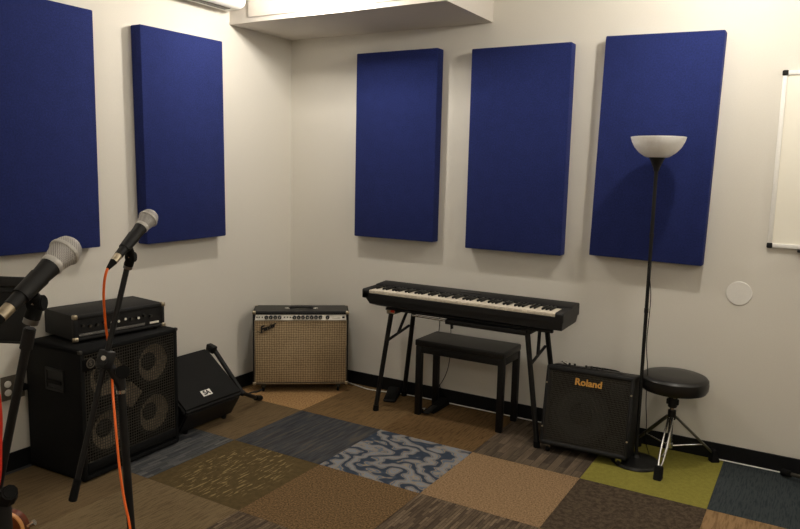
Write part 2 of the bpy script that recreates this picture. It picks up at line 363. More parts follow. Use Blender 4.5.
o = MB(); o.box((0, -.03, -.016), (.03, 0, .016), .005); o.tube([(.028, -.025, -.01), (.033, -.03, -.08), (.036, -.026, -.2), (.036, -.022, -.31), (.036, -.02, -.40), (.03, -.03, -.419)], .004)
o = o.build('power_cord', 'rubber'); o.location = (.0145, -2.16, .425); o.rotation_euler = (0, 0, PI/2); tag(o, 'black power cord plugged into the left wall outlet, running down behind bass cabinet', 'cord')
t = thing('air_conditioner', (0, -1.1, 2.54), 'white wall mounted air conditioner high on left wall beside the soffit', 'air conditioner', PI/2)
MB().box((-.44, -.2, 0), (.44, -.002, .30), .055, 6).build('casing', 'white', t)
MB().box((-.36, -.135, -.004), (.34, -.08, .004), .003).build('air_vent', 'dark_metal', t)

# ------------------------------------------------------------------ speaker helpers
def wire_grid(m, x0, x1, z0, z1, y, nx, nz, th=.0012, mi=0):
    for i in range(nx+1):
        x = x0+(x1-x0)*i/nx; m.box((x-th, y-th, z0), (x+th, y+th, z1), mi=mi)
    for i in range(nz+1):
        z = z0+(z1-z0)*i/nz; m.box((x0, y-th*1.4, z-th), (x1, y+th*.6, z+th), mi=mi)
    return m
def driver(parent, x, y, z, r, cone='cone', ring='dark_metal', name='speaker_cone'):
    mt = Matrix.Translation((x, y, z)) @ Matrix.Rotation(PI/2, 4, 'X')   # local z -> -y (towards viewer)
    a = MB().lathe([(r, -.010), (r, .004), (r*.93, .008), (r*.84, .003), (r*.80, -.001), (r*.42, -.028), (r*.40, -.030), (0, -.030)], 36, mt)
    o = a.build(name, cone, parent)
    MB().lathe([(r*.44, -.034), (r*.40, -.026), (r*.22, -.016), (0, -.012)], 28, mt @ Matrix.Translation((0, 0, .004))).build('dust_cap', 'cone_dark', o)  # dark colour stands in for shade at the cone's centre
    MB().lathe([(r*.86, -.006), (r*.87, .010), (r*1.06, .010), (r*1.06, -.006)], 36, mt).build('surround', 'cone_dark', o)
    return o
def frame_box(m, w_, d, h, th, z0=0, bev=.012, mi=0, back=True):
    """open-fronted cabinet shell, front at y=0, depth along +y"""
    m.box((-w_/2, 0, z0), (-w_/2+th, d, z0+h), bev, mi=mi); m.box((w_/2-th, 0, z0), (w_/2, d, z0+h), bev, mi=mi)
    m.box((-w_/2, 0, z0), (w_/2, d, z0+th), bev, mi=mi); m.box((-w_/2, 0, z0+h-th), (w_/2, d, z0+h), bev, mi=mi)
    m.box((-w_/2+th/2, d-.02, z0+th/2), (w_/2-th/2, d-.002, z0+h-th/2), mi=mi)
def corner(parent, x, y, z, s, sx, sz, mat='worn_metal'):
    m = MB(); m.box((x-.002 if sx < 0 else x-s, y-.004, z-.002 if sz < 0 else z-s), (x+s if sx < 0 else x+.002, y+s, z+s if sz < 0 else z+.002), s*.28, 3)
    return m.build('corner_cap', mat, parent)

# bass cabinet 4x10 -------------------------------------------------
BW, BD, BH = .622, .420, .660
bc = thing('bass_speaker_cabinet', (.438, -1.806, 0), 'large black bass speaker cabinet with four drivers behind wire grille, against left wall', 'speaker', PI/2+math.radians(2.4))
m = MB(); frame_box(m, BW, BD, BH, .028, .006, .010); m.build('shell', 'carpeted', bc)
MB().box((-BW/2+.02, .062, .035), (BW/2-.02, .076, BH-.02)).build('baffle', 'cavity', bc)
for x in (-.148, .148):
    for z in (.225, .505): driver(bc, x, .024, z, .115)
m = MB(); m.box((-.050, .012, -.050), (.050, .05, .050), .004, mat=Matrix.Translation((0, 0, .365)) @ Matrix.Rotation(PI/4, 4, 'Y')); m.build('horn_tweeter', 'cone', bc)
m = MB(); wire_grid(m, -BW/2+.028, BW/2-.028, .095, BH-.022, .006, 38, 36, .0014)
m.build('grille', 'dark_metal', bc)
MB().box((-BW/2+.026, -.002, .045), (BW/2-.026, .03, .095), .008).build('lower_rail', 'carpeted', bc)
mm = Matrix.Translation((-.256, -.004, .597)) @ Matrix.Rotation(PI/2, 4, 'X')
bd = MB().lathe([(.024, -.002), (.024, .003), (.020, .003), (.020, .0), (0, .0)], 24, mm).build('badge', 'badge_metal', bc)
MB().lathe([(.0195, .0), (.0195, .0012), (0, .0012)], 24, mm).build('badge_face', 'black_ink', bd)
glyphs('badge_emblem', 'S', .034, 'badge_metal', bd, Matrix.Translation((-.256, -.0055, .597)) @ RX90, bold=.001)
MB().box((-.300, -.003, .562), (-.225, .003, .620), .002).build('badge_plate', 'cavity', bc)
h = MB(); h.box((-BW/2-.006, .12, .44), (-BW/2+.004, .26, .455), .003); h.box((-BW/2-.006, .12, .54), (-BW/2+.004, .26, .555), .003); h.box((-BW/2-.006, .12, .44), (-BW/2+.004, .135, .555), .003); h.box((-BW/2-.006, .245, .44), (-BW/2+.004, .26, .555), .003)
h.box((-BW/2-.001, .13, .45), (-BW/2+.002, .25, .545)); h = h.build('side_handle', 'plastic', bc)
MB().box((-BW/2-.012, .135, .478), (-BW/2-.004, .245, .497), .003).build('grip', 'rubber', h)
for sx in (-1, 1):
    for z, sz in ((BH+.006, 1),): corner(bc, sx*BW/2, .002, z-.001, .016, sx, sz, 'greytolex')
for x in (-.27, .27):
    for y in (.05, .34): MB().cyl((x, y, 0), (x, y, .008), .02, .024).build('rubber_foot', 'rubber', bc)
# bass head -----------------------------------------------------------
HW, HD, HH = .512, .30, .142
bh = thing('bass_amplifier_head', (.268, -1.737, .656), 'black bass amplifier head with chrome corners and row of knobs, on the bass cabinet', 'amplifier', math.radians(83.0))
bh.location = (.345, -1.793, .6665)
m = MB(); m.box((-HW/2, .012, .012), (HW/2, .305, HH), .008); m.box((-HW/2, 0, .012), (-HW/2+.02, .03, HH), .006); m.box((HW/2-.02, 0, .012), (HW/2, .03, HH), .006)
m.box((-HW/2, 0, HH-.022), (HW/2, .03, HH), .006); m.box((-HW/2, 0, .012), (HW/2, .03, .028), .006); m.build('case', 'tolex', bh)
fp = MB().box((-HW/2+.02, .006, .028), (HW/2-.02, .014, HH-.022)).build('control_panel', 'plastic', bh)
MB().box((-HW/2+.03, .003, .034), (HW/2-.12, .008, .047), .001).build('silver_strip', 'dull_strip', fp)
MB().box((HW/2-.09, .003, .036), (HW/2-.035, .008, .047), .001).build('name_plate', 'silver', fp)
MB().box((-HW/2+.028, .003, .038), (-HW/2+.10, .0075, .043), .001).build('name_plate', 'silver', fp)
for i in range(11):
    x = -HW/2+.045+i*.038; zz = .082 if i % 3 else .088
    k = MB().cyl((x, .008, zz), (x, -.006, zz), .0085, .007, 16).build('knob', 'plastic', bh)
    MB().cyl((x, -.0055, zz), (x, -.0085, zz), .0068, None, 12).build('knob_cap', 'silver' if i in (3, 4, 5, 6, 8) else 'dark_metal', k)
for sx in (-1, 1):
    for z, sz in ((.010, -1), (HH+.002, 1)): corner(bh, sx*(HW/2+.002), -.001, z, .022, sx, sz, 'worn_metal')
for x in (-.22, .22):
    for y in (.04, .26): MB().cyl((x, y, 0), (x, y, .014), .012).build('rubber_foot', 'rubber', bh)
# floor monitor ---------------------------------------------------------
mo = thing('floor_monitor', (0, 0, 0), 'black wedge floor monitor speaker with small white badge, between bass cabinet and corner amplifier', 'speaker')
body = [(.428, .168), (.432, .145), (.350, .014), (.085, .014), (.060, .32), (.112, .374)]
m = MB(); m.prism(body, -1.445, -1.005, bev=.010); m.build('enclosure', 'plastic', mo)
m = MB(); m.prism([(.436, .148), (.440, .172), (.142, .404), (.114, .388), (.12, .36), (.42, .138)], -1.462, -1.000, bev=.012); m.build('grille', 'wedge_grille', mo)
dx = Vector((.440-.142, 0, .172-.404)).normalized(); nz = Vector((-dx.z, 0, dx.x)); nz = nz if nz.z > 0 else -nz
def on_grille(u, y): p = Vector((.440, 0, .172))-dx*u; p.y = y; return p+nz*.0015
ey = Vector((0, 1, 0)); c = on_grille(.075, -1.245)
mt = Matrix((( ey.x, -dx.x, nz.x, c.x), (ey.y, -dx.y, nz.y, c.y), (ey.z, -dx.z, nz.z, c.z), (0, 0, 0, 1)))
bdg = MB().box((-.036, -.02, -.001), (.036, .02, .001), mat=mt).build('badge', 'white', mo)
glyphs('badge_marks', 'SA', .042, 'black_ink', bdg, mt @ Matrix.Translation((0, 0, .0015)), bold=.0012)
for y in (-1.07, -1.38):
    for x in (.12, .345): MB().cyl((x, y, 0), (x, y, .02), .013, .017).build('rubber_foot', 'rubber', mo)
# folded stand leaning behind the monitor -------------------------------
fs = thing('folding_floor_stand', (.2, -.80, 0), 'folded black metal floor stand with hinge block, between floor monitor and corner amplifier', 'stand')
L = lambda x, y, z: (x-.2, y+.80, z)
m = MB(); m.cyl(L(.130, -.93, .375), L(.372, -.93, .130), .015, seg=14); m.build('arm', 'matte', fs)
m = MB(); m.box((-.034, -.02, -.024), (.03, .02, .024), .006, mat=Matrix.Translation(L(.122, -.945, .385)) @ Matrix.Rotation(.25, 4, 'Y')); m.cyl(L(.122, -.97, .385), L(.122, -.915, .385), .016); m.build('hinge_block', 'plastic', fs)
m = MB(); m.cyl(L(.372, -.93, .130), L(.325, -.75, .040), .013, seg=14); m.sphere(L(.372, -.93, .130), .02); m.build('lower_leg', 'matte', fs)
MB().cyl(L(.330, -.765, .045), L(.311, -.690, .020), .017, .018, 14, bev=.004).build('rubber_foot', 'rubber', fs)
m = MB(); m.tube([L(.35, -.87, .10), L(.335, -.80, .095), L(.32, -.73, .075), L(.33, -.70, .085)], .006); m.build('hook', 'matte', fs)

# ------------------------------------------------------------------ guitar combo amplifier in the corner
FW, FD, FB, FT = .655, .225, .058, .578
ga = thing('guitar_amplifier', (.420, -.402, 0), 'vintage guitar combo amplifier with tan grille cloth and silver knob panel, in room corner', 'amplifier', math.atan2(.385, .51))
m = MB(); th = .018
m.box((-FW/2, 0, FB), (-FW/2+th, FD, FT), .006); m.box((FW/2-th, 0, FB), (FW/2, FD, FT), .006); m.box((-FW/2, .0, FB), (FW/2, FD, FB+th), .006)
m.prism([(0, FT-.022), (0, FT-.006), (.006, FT), (FD, FT), (FD, FT-.02)], -FW/2, FW/2, mat=Matrix.Rotation(PI/2, 4, 'Z') @ Matrix.Diagonal((1, -1, 1, 1)), bev=.003)
m.box((-FW/2+.01, FD-.02, FB+.01), (FW/2-.01, FD-.004, FT-.01)); m.build('cabinet', 'tolex', ga)
MB().box((-FW/2+.008, .006, FT-.002), (FW/2-.008, FD-.004, FT+.001)).build('lit_top_covering', 'greytolex', ga)  # paler sheet paints in the light falling on the black top
m = MB(); m.box((-FW/2+.003, -.0022, FT-.012), (FW/2-.003, .004, FT-.003), .001)
MB().box((-FW/2+.012, .004, FB+.010), (FW/2-.012, .02, FT-.064), .003).build('grille_cloth', 'cloth', ga)
m.bm.free()
tr = MB(); a0, a1, b0, b1 = -FW/2+.011, FW/2-.011, FB+.006, FT-.060
tr.box((a0, -.001, b0), (a1, .006, b0+.006)); tr.box((a0, -.001, b0), (a0+.005, .006, b1)); tr.box((a1-.005, -.001, b0), (a1, .006, b1)); tr.box((a0, -.001, b1-.004), (a1, .006, b1))
tr.build('silver_trim', 'worn_metal', ga)
cp = MB().prism([(-.003, FT-.060), (.013, FT-.020), (.02, FT-.020), (.02, FT-.060)], -FW/2+.016, FW/2-.016, mat=Matrix.Rotation(PI/2, 4, 'Z') @ Matrix.Diagonal((1, -1, 1, 1))).build('control_panel', 'silver', ga)
xs = [-.235, -.205, -.175, -.145]+[-.045+.0295*i for i in range(7)]+[.182]
for x in xs:
    k = MB().lathe([(0, 0), (.0135, 0), (.0135, .003), (.0105, .006), (.010, .018), (0, .019)], 18, Matrix.Translation((x, 0, FT-.041)) @ Matrix.Rotation(PI/2, 4, 'X')).build('knob', 'keyblack', ga)
    MB().cyl((x, -.0185, FT-.041), (x, -.0205, FT-.041), .0030, None, 12).build('knob_cap', 'silver', k)
for x in (-.298, -.283, -.262, -.112, -.092, -.072): MB().cyl((x, .002, FT-.040), (x, -.006, FT-.040), .0045, None, 12).build('input_jack', 'dark_metal', ga)
MB().box((.283, -.005, FT-.047), (.300, .004, FT-.035), .002).build('pilot_lamp', 'keyblack', ga)
MB().box((.215, -.0015, FT-.050), (.268, .003, FT-.032), .001).build('printed_plate', 'board', ga)
# script badge: slanted name, large first letter
g = glyphs('script_badge', 'F', .060, 'black_ink', ga, Matrix.Translation((-.270, -.003, FT-.130)) @ RX90 @ Matrix.Rotation(.42, 4, 'Z'), bold=.0022, shear=.45, ext=.002)
glyphs('script_letters', 'ender', .042, 'black_ink', g, Matrix.Translation((-.217, -.003, FT-.108)) @ RX90 @ Matrix.Rotation(.42, 4, 'Z'), bold=.0016, shear=.45, ext=.002, space=.86)
MB().tube([(-.298, -.003, FT-.136), (-.27, -.0045, FT-.151), (-.25, -.003, FT-.140)], .002).build('script_swash', 'black_ink', g)
hd = MB().tube([(-.085, .10, FT+.004), (-.06, .10, FT+.014), (.06, .10, FT+.014), (.085, .10, FT+.004)], .009).build('handle', 'keyblack', ga)
for x in (-.098, .098): MB().box((x-.018, .085, FT-.001), (x+.018, .115, FT+.007), .003).build('handle_bracket', 'chrome', hd)
for sx in (-1, 1):
    for z, sz in ((FB, -1), (FT, 1)):
        for y in (0, FD-.03): corner(ga, sx*(FW/2+.001), y, z, .022, sx, sz, 'worn_metal')
for x in (-.26, .26):
    for y in (.045, .185):
        cs = MB().box((x-.016, y-.014, .03), (x+.016, y+.014, FB), .003).build('caster', 'dark_metal', ga)
        MB().cyl((x-.009, y, .019), (x+.009, y, .019), .019, bev=.003).build('caster_wheel', 'rubber', cs)

# ------------------------------------------------------------------ digital piano
PX0, PX1, PZ = .957, 2.276, .70
dp = thing('digital_piano', (1.6165, -.455, PZ), 'black 88 key digital piano on folding stand against back wall', 'piano')
PWD = PX1-PX0; h2 = PWD/2
prof = [(0, .050), (0, .098), (.012, .104), (.155, .104), (.165, .112), (.285, .122), (.295, .116), (.295, .055)]
m = MB()      # underside tray and rear deck
sh = Matrix.Rotation(PI/2, 4, 'Z') @ Matrix.Diagonal((1, -1, 1, 1))   # profile (y,z) extruded along x
m.prism([(.16, .050), (.16, .110), (.165, .113), (.285, .122), (.295, .116), (.295, .050)], -h2, h2, mat=sh, bev=.002)
m.prism([(0, .046), (0, .078), (.165, .078), (.165, .046)], -h2+.002, h2-.002, mat=sh, bev=.001)
m.build('rear_deck', 'piano', dp)
m = MB(); t_ = bmesh.new()
lo = [(-h2+.10, .03, 0), (h2-.02, .03, 0), (h2-.02, .25, 0), (-h2+.10, .25, 0)]; hi = [(-h2+.02, .004, .052), (h2-.004, .004, .052), (h2-.004, .285, .052), (-h2+.02, .285, .052)]
mid = [(-h2+.055, .006, .012), (h2-.008, .006, .005), (h2-.008, .27, .012), (-h2+.055, .27, .012)]
vs = [[t_.verts.new(p) for p in q] for q in (lo, mid, hi)]
t_.faces.new(vs[0]); t_.faces.new(vs[2])
for q, r_ in zip(vs, vs[1:]):
    for k in range(4): t_.faces.new((q[k], q[(k+1) % 4], r_[(k+1) % 4], r_[k]))
m.join(t_); m.build('lower_case', 'piano', dp)
for sx, a, b in ((-1, -h2, -h2+.048), (1, h2-.048, h2)):
    m = MB(); m.prism([(0, .050), (0, .096), (.008, .104), (.155, .106), (.170, .114), (.170, .050)], a, b, mat=sh, bev=.002); m.build('end_cheek', 'piano', dp)
KW = (PWD-.098)/52
wk = bk = None; kx = -h2+.049
blk = {0, 2, 3, 5, 6}   # with white index 0=A: A# ; C#,D#,F#,G# ...
for i in range(52):
    x = kx+(i+.5)*KW
    if wk is None:
        wk = MB().box((-KW/2+.0005, 0, 0), (KW/2-.0005, .152, .020), .0015).build('white_key', 'keywhite', dp); o = wk
    else: o = wk.copy(); COL.objects.link(o); o.parent = dp
    o.location = (x, .006, .079)
    if i % 7 in (0, 2, 3, 5, 6) and i < 51:      # A B C D E F G
        if bk is None:
            bk = MB().box((-.0048, 0, 0), (.0048, .098, .012), .0012).build('black_key', 'keyblack', dp); o = bk
        else: o = bk.copy(); COL.objects.link(o); o.parent = dp
        o.location = (x+KW/2, .060, .099)
MB().box((-.07, .20, .1145), (.07, .235, .1195), .001).build('button_panel', 'plastic', dp)
# ------------------------------------------------------------------ folding stand
ks = thing('folding_keyboard_stand', (1.62, -.22, 0), 'black folding metal stand with splayed legs under the digital piano', 'stand')
L = lambda x, y, z: (x-1.62, y+.22, z)
m = MB(); m.box(L(1.10, -.40, .672), L(2.20, -.375, .690), .003); m.build('front_rail', 'matte', ks)
m = MB(); m.box(L(1.10, -.20, .672), L(2.20, -.175, .690), .003); m.build('rear_rail', 'matte', ks)
m = MB(); m.cyl(L(1.31, -.42, .668), L(1.56, -.42, .664), .007); m.build('sliding_rod', 'chrome', ks)
m = MB(); m.box(L(1.545, -.438, .646), L(2.06, -.402, .676), .005); m.box(L(1.58, -.43, .62), L(1.59, -.41, .65)); m.build('cross_tube', 'matte', ks)
for sx, xt, xb in ((-1, 1.150, 1.048), (1, 2.055, 2.148)):
    m = MB(); m.box(L(xt-.03, -.42, .655), L(xt+.03, -.15, .683), .004); m.build('top_bracket', 'matte', ks)
    for yt, yb in ((-.405, -.41), (-.165, -.045)):
        xt_ = xt+(.03 if yt > -.3 else 0)
        lg = MB().cyl(L(xt_, yt, .67), L(xb, yb, .015), .0155, seg=14).build('leg', 'matte', ks)
        MB().cyl(L(xb+(xt-xb)*.03, yb+(yt-yb)*.03, .036), L(xb, yb, 0.0), .0185, .020, 14).build('rubber_foot', 'rubber', lg)
    q = lambda a, y0, y1: L(xt+(xb-xt)*a, y0+(y1-y0)*a, .67-.655*a)
    MB().cyl(q(.30, -.405, -.41), q(.22, -.165, -.045), .009).build('cross_brace', 'matte', ks)
    p1 = Vector(q(.30, -.405, -.41)); p2 = Vector(q(.22, -.165, -.045)); p3 = Vector(L(xt, -.19, .66))
    MB().cyl((p1+p2)/2, p3, .010).build('folding_brace', 'matte', ks)
MB().box(L(1.125, -.4245, .660), L(1.185, -.4205, .680)).build('warning_sticker', 'worn_metal', ks)
MB().box(L(1.155, -.4262, .668), L(1.183, -.4242, .682)).build('red_sticker', 'red', ks)
# ------------------------------------------------------------------ bench
be = thing('piano_bench', (1.592, -.192, 0), 'black wooden piano bench with flat padded seat, tucked under the digital piano', 'bench')
MB().box((-.302, -.150, .456), (.300, .142, .497), .008, 3).build('seat', 'vinyl', be)
m = MB(); m.box((-.298, -.138, .412), (.298, -.118, .456), .002); m.box((-.298, .112, .412), (.298, .132, .456), .002); m.box((-.298, -.138, .412), (-.278, .132, .456), .002); m.box((.278, -.138, .412), (.298, .132, .456), .002); m.build('apron', 'ebony', be)
for x in (-.300, .262):
    for y in (-.140, .096): MB().box((x, y, 0), (x+.038, y+.038, .452), .003).build('leg', 'ebony', be)
# pedals
pd = thing('sustain_pedal', (1.325, -.195, 0), 'black sustain pedal with worn metal tip beside bench leg under the digital piano', 'pedal')
MB().prism([(-.11, 0), (-.11, .022), (.10, .048), (.11, .04), (.11, 0)], -.032, .032, mat=Matrix.Rotation(PI/2, 4, 'Z'), bev=.004).build('base', 'rubber', pd)
MB().box((-.020, -.165, .024), (.020, .03, .034), .003, mat=Matrix.Rotation(.08, 4, 'X')).build('treadle', 'matte', pd)
MB().box((-.052, -.138, .0), (.006, -.09, .014), .003).build('front_foot', 'rubber', pd)
MB().box((-.050, -.136, .014), (-.026, -.105, .030), .003).build('treadle_tip', 'chrome', pd)
pd.location = (1.368, -.150, 0)
sp = thing('foot_pedal', (1.005, -.135, 0), 'dark foot pedal on the floor behind the left legs of the folding stand', 'pedal', .35)
MB().prism([(-.10, 0), (-.10, .018), (.09, .055), (.10, .05), (.10, 0)], -.042, .042, mat=Matrix.Rotation(PI/2, 4, 'Z'), bev=.006).build('base', 'rubber', sp)
MB().box((-.036, -.10, .026), (.036, .08, .036), .004, mat=Matrix.Rotation(.19, 4, 'X')).build('treadle', 'plastic', sp)
def cable(name, pts, r, mat, label, cat='cable', seg=8, sm=2, group=None):
    o = MB().tube(pts, r, seg, 0, sm).build(name, mat); return tag(o, label, cat, group)
cable('pedal_cable', [(1.30, -.158, .77), (1.305, -.05, .68), (1.31, -.038, .55), (1.29, -.036, .42), (1.285, -.034, .25), (1.31, -.034, .12), (1.372, -.030, .034)], .0028, 'rubber', 'thin black cable hanging from the digital piano to the sustain pedal by the bench')
cable('pedal_lead', [(1.37, -.158, .77), (1.375, -.05, .68), (1.385, -.030, .55), (1.39, -.024, .40), (1.375, -.022, .24), (1.32, -.020, .12), (1.22, -.019, .008), (1.15, -.018, .006), (1.05, -.016, .007)], .0025, 'rubber', 'thin black lead hanging behind the bench and running left to the foot pedal')
cable('floor_cable', [(.56, -.03, .006), (.66, -.055, .005), (.78, -.085, .005), (.90, -.06, .005), (1.05, -.022, .005), (1.5, -.020, .005), (2.15, -.021, .005)], .0035, 'white', 'thin white cable on the carpet along the baseboard under the digital piano')
cable('wall_cable', [(3.04, -.019, .0055), (3.2, -.019, .0055), (3.45, -.019, .0055), (3.8, -.019, .0055)], .0035, 'white', 'thin white cable on the carpet along the baseboard right of the drum stool')

# ------------------------------------------------------------------ keyboard amplifier
KWd, KDp, KHt, KB = .484, .22, .448, .046
ka = thing('keyboard_amplifier', (2.416, -.448, 0), 'black keyboard amplifier with gold lettering, leaning back on casters beside floor lamp', 'amplifier', math.radians(2.5))
T = Matrix.Translation((0, 0, KB)) @ Matrix.Rotation(math.radians(-11), 4, 'X')
def kb(m, *a, **k): m.box(*a, mat=T, **k)
m = MB(); sd = MB()
body = MB()
t_ = bmesh.new(); fr = [(-KWd/2, 0, 0), (KWd/2, 0, 0), (KWd/2, 0, KHt), (-KWd/2, 0, KHt)]
def shell(m, x0, x1, z0, z1, y0, y1, bev): m.box((x0, y0, z0), (x1, y1, z1), bev, 3, mat=T)
m = MB(); w2 = KWd/2
shell(m, -w2, -w2+.022, 0, KHt, 0, .23, .010); shell(m, w2-.022, w2, 0, KHt, 0, .23, .010); shell(m, -w2, w2, 0, .026, 0, .23, .010); shell(m, -w2, w2, KHt-.03, KHt, 0, .23, .012)
m.box((-w2+.006, .21, .005), (w2-.006, .23, KHt-.008), mat=T); m.build('cabinet', 'tolex', ka)
o = MB().box((-w2+.015, .066, .02), (w2-.015, .078, KHt-.02), mat=T).build('baffle', 'cavity', ka)
dr = driver(ka, -.035, .026, .195, .150, 'cone_grey', 'dark_metal', 'woofer')
for q in [dr]+[c_ for c_ in bpy.data.objects if c_.parent == dr]: q.data.transform(T)
m = MB(); wire_grid(m, -w2+.022, w2-.022, .026, KHt-.03, .008, 62, 34, .0011); m.build('grille', 'dark_metal', ka, mat=T)
m = MB(); m.box((.118, .012, .315), (.195, .03, .392), .003); m.build('tweeter', 'cone_dark', ka, mat=T)
m = MB().lathe([(.031, 0), (.031, .012), (.026, .012), (.026, -.01), (0, -.01)], 28, Matrix.Translation((.155, .022, .085)) @ Matrix.Rotation(PI/2, 4, 'X')); m.build('bass_port', 'cone_dark', ka, mat=T)
glyphs('name_lettering', 'Roland', .052, 'gold', ka, T @ Matrix.Translation((.000, -.001, KHt-.072)) @ RX90, bold=.0016, ext=.002, space=1.03)
m = MB(); m.box((-w2+.03, .06, KHt-.002), (w2-.08, .15, KHt+.006), .003); cpn = m.build('control_panel', 'plastic', ka, mat=T)
for x in (-.135, -.105, -.04, -.01, .02, .05):
    MB().cyl((x, .085, KHt+.004), (x, .085, KHt+.020), .0075, .006, 14).build('knob', 'keyblack', ka, mat=T)
MB().tube([(-.06, .17, KHt+.001), (-.03, .17, KHt+.007), (.10, .17, KHt+.007), (.13, .17, KHt+.001)], .006).build('handle', 'rubber', ka, mat=T)
pk = MB(); pk.cyl((-.165, .10, KHt+.004), (-.165, .10, KHt+.024), .007); pk.cyl((-.150, .09, KHt+.012), (-.180, .08, KHt+.026), .006); pk.cyl((-.175, .115, KHt+.004), (-.160, .12, KHt+.02), .006); pk.build('cable_plug', 'chrome', ka, mat=T)
for x in (-w2+.010, w2-.010):
    for z in (.10, KHt-.10): MB().cyl((x, .002, z), (x, -.003, z), .005, None, 12).build('screw', 'worn_metal', ka, mat=T)
for x, y in ((-.195, .03), (.195, .03)):
    cs = MB().box((x-.015, y-.012, .026), (x+.015, y+.012, KB+.002), .002).build('caster', 'chrome', ka)
    MB().cyl((x-.010, y, .020), (x+.010, y, .020), .020, bev=.003).build('caster_wheel', 'rubber', cs)
for x in (-.2, .2): MB().cyl((x, .21, 0), (x, .21, .010), .014).build('rubber_foot', 'rubber', ka)
# ------------------------------------------------------------------ floor lamp
fl_ = thing('floor_lamp', (2.680, -.318, 0), 'tall black torchiere floor lamp with white bowl shade in front of blue panel', 'floor lamp')
MB().lathe([(0, 0), (.122, 0), (.128, .006), (.122, .018), (.06, .030), (.02, .036), (.014, .05), (0, .05)], 48).build('base', 'vinyl', fl_)
MB().cyl((0, 0, .04), (0, 0, 1.60), .0095, seg=16).build('pole', 'matte', fl_)
for z in (.45, .85, 1.25): MB().cyl((0, 0, z-.012), (0, 0, z+.012), .0115, seg=16).build('pole_joint', 'matte', fl_)
MB().lathe([(0, 1.585), (.013, 1.585), (.016, 1.60), (.030, 1.635), (.040, 1.652), (.040, 1.657), (0, 1.657)], 32).build('shade_cup', 'matte', fl_)
pr = [(0, 1.655), (.05, 1.655), (.062, 1.659), (.092, 1.680), (.115, 1.706), (.130, 1.735), (.137, 1.759)]
MB().lathe(pr+[(r-.004, z+.001) for r, z in pr[::-1][:-1]]+[(0, 1.659)], 56).build('lamp_shade', 'lamp_glass', fl_)
MB().tube([(.008, -.006, 1.02), (.022, -.012, .93), (.018, -.010, .80), (.012, -.004, .66), (.03, .02, .5), (.025, .02, .36), (.04, .03, .22), (.03, .05, .12), (.05, .11, .02), (.04, .15, .008)], .0022, smooth=2).build('power_cord', 'rubber', fl_)
# ------------------------------------------------------------------ drum stool
SX, SY = 2.830, -.205
ds = thing('drum_stool', (SX, SY, 0), 'round black padded drum stool on chrome tripod legs beside floor lamp', 'stool')
MB().lathe([(0, .411), (.15, .411), (.166, .416), (.174, .431), (.176, .456), (.174, .480), (.164, .492), (.15, .497), (.08, .501), (0, .502)], 56).build('seat', 'vinyl', ds)
MB().cyl((0, 0, .400), (0, 0, .412), .09, seg=28).build('seat_plate', 'matte', ds)
MB().cyl((0, 0, .09), (0, 0, .40), .0125, seg=18).build('post', 'chrome', ds)
m = MB(); m.cyl((0, 0, .315), (0, 0, .385), .024, seg=18, bev=.003); m.cyl((0, 0, .245), (0, 0, .30), .021, seg=18, bev=.003); m.box((-.032, -.012, .33), (.032, .012, .36), .004); m.build('clamp', 'matte', ds)
MB().cyl((.01, -.02, .375), (.014, -.03, .388), .009).build('clamp_bolt', 'worn_metal', ds)
feet = [(2.826-SX, -.470-SY), (3.046-SX, -.052-SY), (2.625-SX, -.060-SY)]
for i, (fx, fy) in enumerate(feet):
    d = Vector((fx, fy, 0)); dn = d.normalized(); s_ = Vector((-dn.y, dn.x, 0))
    top = dn*.022+Vector((0, 0, .262)); bot = d*.93+Vector((0, 0, .055)); m = MB()
    for k in (-1, 1): m.tube([top+s_*k*.010, top*.5+bot*.5+s_*k*.014, top*.12+bot*.88+s_*k*.011, bot+s_*k*.003], .0062, smooth=1)
    lg = m.build('leg', 'chrome' if i == 0 else 'dark_chrome', ds)  # other two legs are chrome too, dark reflections painted as a darker metal
    MB().prism([(-.020, 0), (-.014, .068), (.008, .072), (.032, 0)], -.021, .021, mat=Matrix.Translation(d*.97) @ Matrix.Rotation(math.atan2(dn.y, dn.x), 4, 'Z'), bev=.004).build('rubber_foot', 'rubber', lg)
    MB().cyl(Vector((0, 0, .095))+dn*.012, top*.22+bot*.78-Vector((0, 0, 0)), .0042).build('strut', 'chrome', ds)
MB().cyl((0, 0, .085), (0, 0, .11), .018, seg=16).build('lower_collar', 'chrome', ds)

# ------------------------------------------------------------------ microphone stands
def px(a, b, d): return CP+(FWD+RT*((a-400)/FPX)-UP*((b-264.5)/FPX))*d
def tripod(t, base, top, r=.011, leg_r=.33, a0=.4, name='pole'):
    """pole from base (floor) to top with three splayed legs"""
    b, q = Vector(base), Vector(top); ax = (q-b).normalized()
    MB().cyl(b+ax*.07, q, r, seg=16).build(name, 'matte', t)
    MB().cyl(b+ax*.06, b+ax*.22, r*1.9, seg=16, bev=.003).build('leg_hub', 'plastic', t)
    for k in range(3):
        a = a0+k*2*PI/3; f_ = Vector((b.x+leg_r*math.cos(a), b.y+leg_r*math.sin(a), .012))
        lg = MB().cyl(b+ax*.19+Vector((math.cos(a)*.015, math.sin(a)*.015, 0)), f_, .008, seg=12).build('leg', 'matte', t)
        MB().cyl(f_+(b+ax*.19-f_).normalized()*.04-Vector((0, 0, .0)), f_, .0115, .0125, 12, bev=.002).build('rubber_foot', 'rubber', lg)
